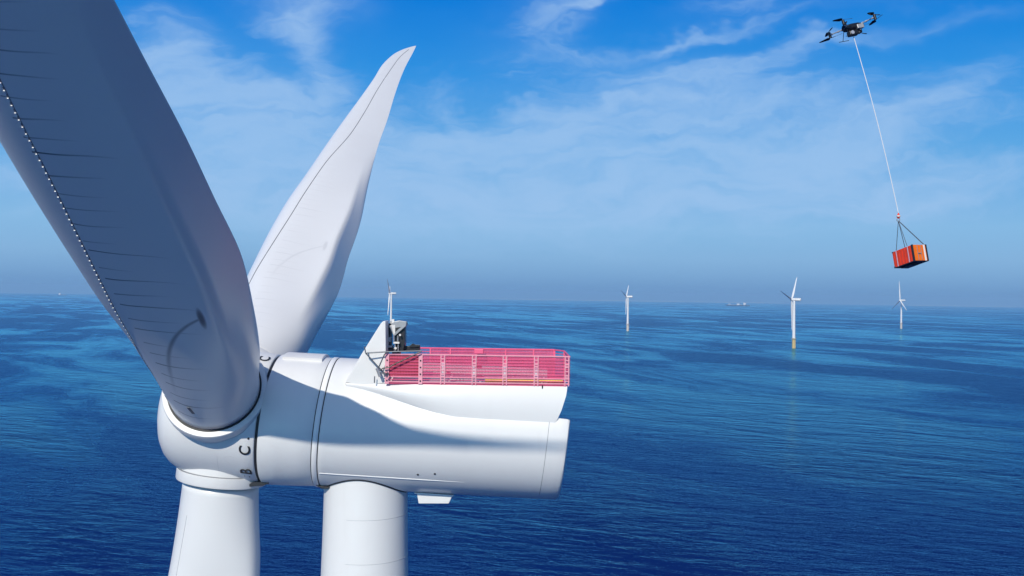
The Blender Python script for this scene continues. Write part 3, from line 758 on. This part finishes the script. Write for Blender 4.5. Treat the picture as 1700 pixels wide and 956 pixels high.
# ================================================================== far turbines
HUBZ = 107.5
def frustum(z0, r0_, z1, r1_, n=24): return loft([[Vector((r0_*cos(2*pi*j/n), r0_*sin(2*pi*j/n), z0)) for j in range(n)], [Vector((r1_*cos(2*pi*j/n), r1_*sin(2*pi*j/n), z1)) for j in range(n)]])
def make_far():
    root = empty('wind_turbine', (0, 0, 0))
    mb = MB(); v, f = frustum(22, 3.5, HUBZ-2, 2.3); mb.add(v, f); mb.build('tower', M['farwhite'], root, True)
    mb = MB(); v, f = frustum(-6, 3.6, 20.5, 3.6); mb.add(v, f); v, f = frustum(20.5, 5.6, 21.2, 5.6); mb.add(v, f)
    for j in range(20):
        a = 2*pi*j/20; mb.tube([Vector((5.4*cos(a), 5.4*sin(a), 21.2)), Vector((5.4*cos(a), 5.4*sin(a), 22.4))], .08, 4)
    mb.tube([Vector((5.4*cos(2*pi*j/32), 5.4*sin(2*pi*j/32), 22.4)) for j in range(32)], .08, 4, 0, True)
    for s in (-1, 1): mb.tube([Vector((3.9, s*1.0, -4)), Vector((3.9, s*1.0, 20))], .25, 6)
    mb.build('foundation', M['tyellow'], root, True)
    rr = []
    for x, R in ((-3, 2.6), (-2.9, 3.3), (4, 3.4), (14, 3.3), (14.6, 2.9)): rr.append([Vector((x, R*cos(2*pi*j/24), HUBZ+R*sin(2*pi*j/24))) for j in range(24)])
    v, f = loft(rr); mb = MB(); mb.add(v, f); nac = mb.build('nacelle', M['farwhite'], root, True)
    mb = MB(); mb.box((3, -3, HUBZ+2.8), (13.5, 3, HUBZ+3.6)); mb.build('roof_platform', M['farwhite'], nac)
    rr = []
    for x, R in ((-3.2, 3.3), (-6, 3.2), (-8, 2.5), (-9.2, 1.2), (-9.5, .1)): rr.append([Vector((x, R*cos(2*pi*j/24), HUBZ+R*sin(2*pi*j/24))) for j in range(24)])
    v, f = loft(rr); mb = MB(); mb.add(v, f); mb.build('hub', M['farwhite'], root, True)
    for k_ in range(3):
        V = []; rr = []
        for t in (1.5, 4, 8, 14, 20, 30, 42, 55, 66, 73, 77, 79):
            le, te = curve(LE, t*1.07), curve(TE, t*1.07); hs2 = curve(THS, t*1.07)
            cx, hw = (le+te)/2, (te-le)/2
            rr.append([Vector((cx+hw*cos(2*pi*j/16) - .0009*t*t*.6, max(hs2, .12)*sin(2*pi*j/16), t)) for j in range(16)])
        v, f = loft(rr); mb = MB(); mb.add(v, f); o = mb.build('blade', M['farwhite'], root, True)
        o.matrix_parent_inverse = Matrix.Identity(4); o.location = (-6, 0, HUBZ)
    return root
def copy_tree(o, parent=None):
    c = o.copy(); col.objects.link(c)
    if parent: c.parent = parent
    for ch in [x for x in bpy.data.objects if x.parent == o]: copy_tree(ch, c)
    return c
proto = make_far()
far_t = [ # px x, distance, yaw deg (0: rotor to the left), rotor azimuth, hub z shift, label
 (1318, 2261, 32, 45, 'nearest of the far turbines, yellow foot mirrored in the sea'),
 (1042, 3205, 20, 50, 'far turbine left of the ship, dark blade angled up left'),
 (1496, 3890, -5, 0, 'far turbine standing below the hanging crate'),
 (649, 3160, -3, 190, 'far turbine whose foot is hidden behind the small crane')]
for i, (px, dist, yaw, a0, lab) in enumerate(far_t):
    o = proto if i == 0 else copy_tree(proto)
    p = at(px, 540, dist); X, Y = p.x, p.y
    rs_ = {1042: .74, 649: .88, 1318: .92}.get(px, .95)
    o.location = (X, Y, drop(X, Y)); o.rotation_euler = (0, 0, -radians(yaw))
    k_ = 0
    for ch in [x for x in bpy.data.objects if x.parent == o]:
        if ch.name.startswith('blade'): ch.rotation_euler = (-radians(a0+120*k_), 0, 0); ch.scale = (rs_*.8, rs_*.8, rs_); k_ += 1
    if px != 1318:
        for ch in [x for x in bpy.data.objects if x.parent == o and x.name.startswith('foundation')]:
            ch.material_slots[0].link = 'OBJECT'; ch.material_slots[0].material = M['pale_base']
    tag(o, lab, 'wind turbine', 'white turbines standing far out on the sea')

# ================================================================== ships
def ship(px, dist, L, label, cat, kind):
    p = at(px, 500, dist); r_ = empty(cat.replace(' ', '_'), (p.x, p.y, drop(p.x, p.y)))
    tag(r_, label, cat); bx_ = r_.location
    def hullm(z0, z1, w0, w1, L0, L1, m, name, parent=r_):
        out = []
        for z, w, l in ((z0, w0, L0), (z1, w1, L1)):
            out.append([Vector((bx_.x + x*l/2, bx_.y + y*w/2, bx_.z+z)) for x, y in ((-1, 0), (-.93, -.6), (-.8, -1), (.9, -1), (1, -.8), (1, .8), (.9, 1), (-.8, 1), (-.93, .6))])
        v, f = loft(out); mb = MB(); mb.add(v, f); return mb.build(name, m, parent)
    def bx2(name, x0, x1, z0, z1, w, m, parent=r_):
        mb = MB(); mb.box((bx_.x+x0*L, bx_.y-w/2, bx_.z+z0), (bx_.x+x1*L, bx_.y+w/2, bx_.z+z1)); return mb.build(name, m, parent)
    hullm(-3, 15 if kind else 8, 20, 30, L*.94, L, M['hull'], 'hull')
    if kind:
        bx2('cargo_deck', -.42, -.08, 15, 20, 26, M['shipgrey']); bx2('cargo_stack', -.40, -.30, 22, 28, 22, M['ship'])
        bx2('midship_house', -.05, .06, 13, 34, 26, M['ship']); bx2('cargo_stack', .07, .17, 13, 24, 24, M['shipgrey'])
        d = bx2('bridge', .22, .30, 13, 46, 28, M['ship']); bx2('funnel', .31, .34, 20, 50, 9, M['shipgrey'], d)
        bx2('stern_deck', .34, .48, 13, 17, 26, M['shipgrey'])
        mb = MB(); mb.tube([Vector((bx_.x-.2*L, bx_.y, bx_.z+13)), Vector((bx_.x-.2*L, bx_.y, bx_.z+48))], 1.2, 8); mb.build('mast', M['shipgrey'], r_)
    else:
        bx2('bridge', -.42, -.22, 8, 36, 20, M['ship']); bx2('cargo_deck', -.15, .4, 8, 12, 20, M['shipgrey'])
        mb = MB(); mb.tube([Vector((bx_.x-.3*L, bx_.y, bx_.z+36)), Vector((bx_.x-.3*L, bx_.y, bx_.z+50))], 1., 8); mb.build('mast', M['shipgrey'], r_)
    return r_
ship(1225, 13800, 330, 'long dark hulled ship with white superstructure between far turbines', 'cargo ship', 1)
ship(104, 18200, 160, 'small ship with white bridge alone on the left horizon', 'supply ship', 0)

# ================================================================== drone, rope and crate
YD = 60.0
dc = at(1415, 45, YD)
DR = empty('cargo_drone', dc); DR.rotation_euler = (radians(-11), radians(-13), radians(12)); bpy.context.view_layer.update()
tag(DR, 'black multirotor drone with silver arm joints, rope hanging from it', 'drone')
def dpart(mb, name, mat, parent=DR, smooth=False, bevel=0.):
    o = mb.build(name, mat, parent, smooth, bevel); o.matrix_parent_inverse = Matrix.Identity(4); return o
mb = MB()
prof_ = [(-.62, .16, -.10, .06), (-.52, .24, -.17, .12), (-.15, .28, -.2, .16), (.3, .28, -.2, .16), (.52, .24, -.17, .12), (.68, .14, -.10, .06)]
rr = [[Vector((x, cy*w, cz)) for cy, cz in ((-1, z0*.5), (-.7, z0), (.7, z0), (1, z0*.5), (1, z1*.5), (.7, z1), (-.7, z1), (-1, z1*.5))] for x, w, z0, z1 in prof_]
v, f = loft(rr); mb.add(v, f); body = dpart(mb, 'body', M['carbon'])
mb = MB(); mb.box((.12, -.34, -.24), (.55, -.1, .02)); dpart(mb, 'battery', M['grey'], bevel=.03)
mb = MB(); mb.box((.05, .1, -.24), (.5, .34, .02)); dpart(mb, 'battery', M['blackp'], bevel=.03)
mb = MB(); mb.box((-.38, -.2, -.52), (.22, .2, -.22)); wn = dpart(mb, 'winch', M['carbon'], bevel=.05)
mb = MB(); mb.tube([(-.22, -.24, -.38), (-.22, .24, -.38)], .11, 18); dpart(mb, 'winch_drum', M['silver'], wn, True)
mb = MB(); mb.box((.25, -.12, -.46), (.42, .12, -.26)); dpart(mb, 'camera_pod', M['carbon'], bevel=.03)
for k_, (sx_, sy_, ang) in enumerate(((-1, -1, 8), (-1, 1, 78), (1, -1, 30), (1, 1, -28))):
    e = Vector((sx_*1.02, sy_*.85, .06)); s0 = Vector((sx_*.42, sy_*.2, .04))
    mb = MB(); mb.tube([s0, e], .035, 12); arm = dpart(mb, 'arm', M['grey'], smooth=True)
    for q in (.10, .34, .82):
        c = s0.lerp(e, q); mb = MB(); mb.tube([c, c+(e-s0).normalized()*.11], .062, 12); dpart(mb, 'arm_joint', M['silver'], arm, True)
    mb = MB(); mb.tube([e-Vector((0, 0, .16)), e+Vector((0, 0, .16))], .085, 16); mot = dpart(mb, 'motor', M['carbon'], smooth=True)
    for zz_, da_ in ((.19, 0), (-.19, 62)):
        for h_ in (0, 180):
            a = radians(ang+da_+h_); d_ = Vector((cos(a), sin(a), 0)); q_ = Vector((-sin(a), cos(a), 0))
            mb = MB(); rr = []
            for t_, w_, tw_ in ((.03, .06, .5), (.15, .12, .45), (.38, .105, .3), (.62, .075, .2), (.70, .03, .15)):
                wv_ = q_*(w_*cos(tw_)) + Vector((0, 0, w_*sin(tw_))); c = e + Vector((0, 0, zz_)) + d_*t_
                rr.append([c-wv_, c+Vector((0, 0, -.008)), c+wv_, c+Vector((0, 0, .008))])
            v, f = loft(rr); mb.add(v, f); dpart(mb, 'propeller_blade', M['carbon'])
for s_ in (-1, 1):
    mb = MB(); mb.tube([(-.5, s_*.22, -.15), (-.6, s_*.4, -.62)], .018, 8); mb.tube([(-.85, s_*.42, -.62), (-.2, s_*.42, -.62)], .018, 8); dpart(mb, 'skid', M['carbon'], smooth=True)
# rope
rp = MB(); A, B = at(1417, 60, YD), at(1491.3, 353, YD); pts = []
for i in range(33):
    s = i/32.; p = A.lerp(B, s); p.x += .12*sin(pi*s); pts.append(p)
rp.tube(pts, .023, 8); ROPE = rp.build('rope', M['rope'], None, True)
tag(ROPE, 'long white rope with a small hook hanging from the drone', 'rope')
hk = MB(); hp_ = at(1491.5, 359, YD)
hk.tube([hp_+Vector((0, 0, .2)), hp_+Vector((0, 0, .08)), hp_, hp_-Vector((0, 0, .12))], [.03, .07, .12, .05], 12)
hk.build('swivel', M['red'], ROPE, True)
hk = MB(); hk.tube([hp_+Vector((-.0, 0, .05)), hp_+Vector((0, 0, -.02))], .125, 12); hk.build('swivel_band', M['white'], ROPE, True)
hk = MB(); c = hp_-Vector((0, 0, .20)); hk.tube([c+Vector((.09*cos(a), 0, .09*sin(a))) for a in [i*2*pi/14 for i in range(14)]], .025, 8, 0, True); hk.build('hook', M['grey'], ROPE, True)
# crate
o0 = at(1513.9, 406.1, YD-.9)
sc_ = (YD-.9)/1700.
e1 = at(1481, 418.8, YD-.9+1.607)-o0; e2 = at(1537, 406.2, YD-.9+.321)-o0; e3 = at(1518.3, 432.3, YD-.9-.189)-o0
CT = empty('crate', o0+e3+e1*.5+e2*.5)
tag(CT, 'red and orange crate with white straps hanging under the drone', 'crate')
def cbox(name, a0, a1, b0, b1, c0, c1, mat, bevel=.0, mb=None):
    m_ = MB(); m_.frame(o0+e1*a0+e2*b0+e3*c0, e1*(a1-a0), e2*(b1-b0), e3*(c1-c0)); return m_.build(name, mat, CT, False, bevel)
m_ = MB(); m_.frame(o0, e1, e2, e3); body = m_.build('shell', [M['red'], M['orange'], M['black']], CT, False, .015)
for p_ in body.data.polygons:
    nn = p_.normal
    if abs(nn.dot(e1.normalized())) > .9: p_.material_index = 1
    elif nn.dot(e3.normalized()) > .9: p_.material_index = 2
for f_ in (.22, .79): cbox('strap', f_, f_+.032, -.010, 1.010, -.010, 1.010, M['strap'])
cbox('strap', -.008, 1.008, .77, .88, -.008, 1.008, M['white'])
cbox('edge_guard', -.015, .05, -.02, .045, -.015, 1.02, M['black']); cbox('edge_guard', -.015, .06, .93, 1.02, -.015, 1.02, M['black'])
cbox('base_frame', -.01, 1.01, -.012, 1.012, 1.0, 1.035, M['black']); cbox('skid', .35, .85, .25, .75, 1.035, 1.12, M['blackp'])
for f_ in (.12, .38, .52, .66, .92): cbox('rib', f_, f_+.012, -.018, 0., .03, .97, M['red'])
for f_ in (.3, .55): cbox('door_rod', -.025, -.008, f_, f_+.02, .04, .96, M['grey'])
cbox('door_handle', -.04, -.01, .34, .50, .52, .56, M['grey'])
for c0_ in (-.01, .93):
    for a0_ in (.93,): cbox('corner_casting', a0_, a0_+.075, -.022, .07, c0_, c0_+.075, M['dgrey'])
for a_, b_2 in ((.04, .95), (.24, .02), (.8, .02), (.95, .95)):
    m_ = MB(); m_.tube([hp_-Vector((0, 0, .26)), o0+e1*a_+e2*b_2-e3*.01], .018 if a_ > .1 else .028, 6); m_.build('sling', M['sling'], CT, True)
